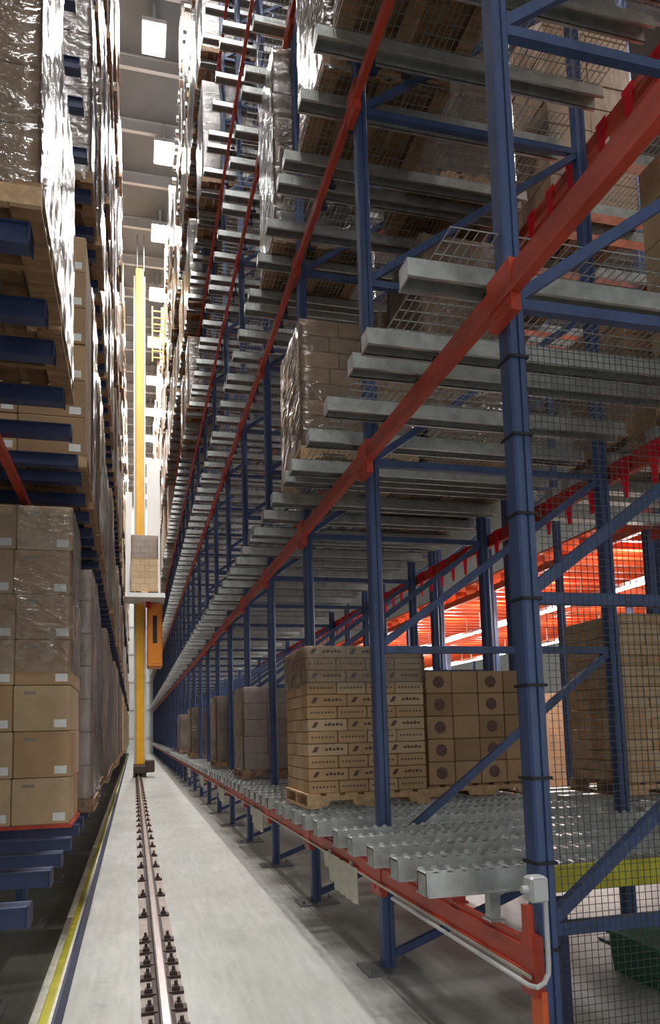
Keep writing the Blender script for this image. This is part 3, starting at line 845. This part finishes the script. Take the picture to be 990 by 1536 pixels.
# second rack standing back to back with the right rack
XB2 = 4.47
for n_, i in enumerate((0, 2, 3, 4, 5)):
    upright(XB2, fy(i), 'blue upright frame of the back-to-back rack, %s from the camera' % ORD[n_], 'blue upright frames of the back-to-back rack', 9, True, 5.0)
BWD = grid_mesh(0.05, 2.1, 0.08, S - 0.08, 0.055, 0.11, 0.0028, 'wire_deck', M_WIRE)
for ti in (1, 2):
    for i in range(0, 2 if ti == 1 else 5):
        t = thing('shelf_deck', (XB2 + 0.03, fy(i), TIERS[ti] + 0.16), 'galvanised deck of the back-to-back rack, %s tier, %s bay' % (TIERW[ti], ORD[i]), 'shelf', 'decks of the back-to-back rack')
        for k in (0.38, 1.1, 1.42, 2.1): obj('deck_channel', BCH, t, (0, k, 0))
        for x in (-0.02, 2.05): obj('ledger', cached('ledg', lambda: MB().box(0, 0.045, 0.12, S, -0.14, 0.0).mesh('ledger', M_RED)), t, (x, 0, 0))
        w = obj('wire_deck', BWD, t, (0, 0, 0.123)); w['kind'] = 'stuff'
        for po in (0.66, 1.70):
            if (i + int(po) + ti) % 3 == 0: continue
            v = (7, 3, 0, 7)[(i * 2 + int(po) + ti) % 4]
            simple_load((XB2 + 0.75, fy(i) + po, TIERS[ti] + DECKZ), '%s wrapped load in the back-to-back rack, %s tier, %s bay, %s place' % ({7: 'low brown', 3: 'brown', 0: 'tan'}[v], TIERW[ti], ORD[i], 'near' if po < 1 else 'far'), 'loads in the back-to-back rack', VARS[v], film=False)
TZ = 4.7
tn = thing('orange_mezzanine', (7.0, 8.5, 0), 'brightly lit orange steel mezzanine beyond the right rack', 'mezzanine')
JO = MB().prism([(-0.06, 0), (0.06, 0), (0.06, 0.012), (0.008, 0.02), (0.008, 0.16), (-0.008, 0.16), (-0.008, 0.02), (-0.06, 0.012)], 'x', 0, 6.5).mesh('joist', M_ORANGE)
for k in range(46): obj('joist', JO, tn, (0, k * 0.52, TZ))
for x in (0, 3.2, 6.4):
    obj('edge_beam', MB().box(x, x + 0.09, -0.2, 24.2, TZ - 0.12, TZ).mesh('edge_beam', M_ORANGE), tn)
    for k in range(6):
        obj('column', cached('mcol', lambda: MB().box(0, 0.12, 0, 0.12, 0, TZ - 0.12).mesh('column', M_BLUE)), tn, (x, k * 4.6, 0))
obj('deck_sheet', MB().box(-0.1, 6.6, -0.3, 24.3, TZ + 0.16, TZ + 0.19).mesh('deck_sheet', M_ORANGE), tn)
SH = MB().prism([(-0.09, 0.03), (0.09, 0.03), (0.05, 0.10), (-0.05, 0.10)], 'y', 0, 2.3).mesh('strip_housing', M_HOUSE)
ST = MB().tube([(-0.04, 0.03, 0.01), (-0.04, 2.27, 0.01)], 0.018, 8).tube([(0.04, 0.03, 0.01), (0.04, 2.27, 0.01)], 0.018, 8).mesh('tube', M_TUBE)
HG = MB().box(-0.008, 0.008, 0.3, 0.316, 0.1, 0.46).box(-0.008, 0.008, 1.98, 1.996, 0.1, 0.46).mesh('hanger', M_HOUSE)
for row, x in enumerate((8.1, 11.4)):
    for k in range(9):
        t = thing('strip_light', (x, 9.0 + k * 2.4, 4.14), 'fluorescent strip light under the orange mezzanine, %s row, %s from the camera' % (('near', 'rear')[row], ORD[k]), 'light', 'strip lights under the mezzanine')
        obj('strip_housing', SH, t); obj('tube', ST, t); obj('hanger', HG, t)
        ld = bpy.data.lights.new('tube_lamp', 'AREA'); ld.shape = 'RECTANGLE'; ld.size = 0.14; ld.size_y = 2.2
        ld.energy = STRIP_LAMP_W; ld.color = (1, 0.97, 0.93)
        lo = bpy.data.objects.new('tube_lamp', ld); COL.objects.link(lo); lo.parent = t; lo.location = (0, 1.15, -0.02)
        ld2 = bpy.data.lights.new('tube_lamp', 'POINT'); ld2.energy = STRIP_LAMP_W * 0.7; ld2.shadow_soft_size = 0.1; ld2.color = (1, 0.97, 0.93)
        lo2 = bpy.data.objects.new('tube_lamp', ld2); COL.objects.link(lo2); lo2.parent = t; lo2.location = (0.0, 1.15, 0.22)
# rack beyond, stocked with cartons, behind the strip lights
for k in range(8):
    simple_load((9.9, 10.5 + k * 2.6, 0.0), 'tan carton stack on the floor under the mezzanine, %s from the camera' % ORD[k], 'loads under the mezzanine', VARS[(0, 1, 3, 5)[k % 4]], film=False)
# high bay lamps over the next aisle, seen through the wire decks
for k in range(5):
    ceiling_lamp(9.0, 6.0 + k * 5.1, 13.2, 110, 'high bay light over the next aisle beyond the right rack, %s from the camera' % ORD[k], 'high bay lights beyond the right rack')
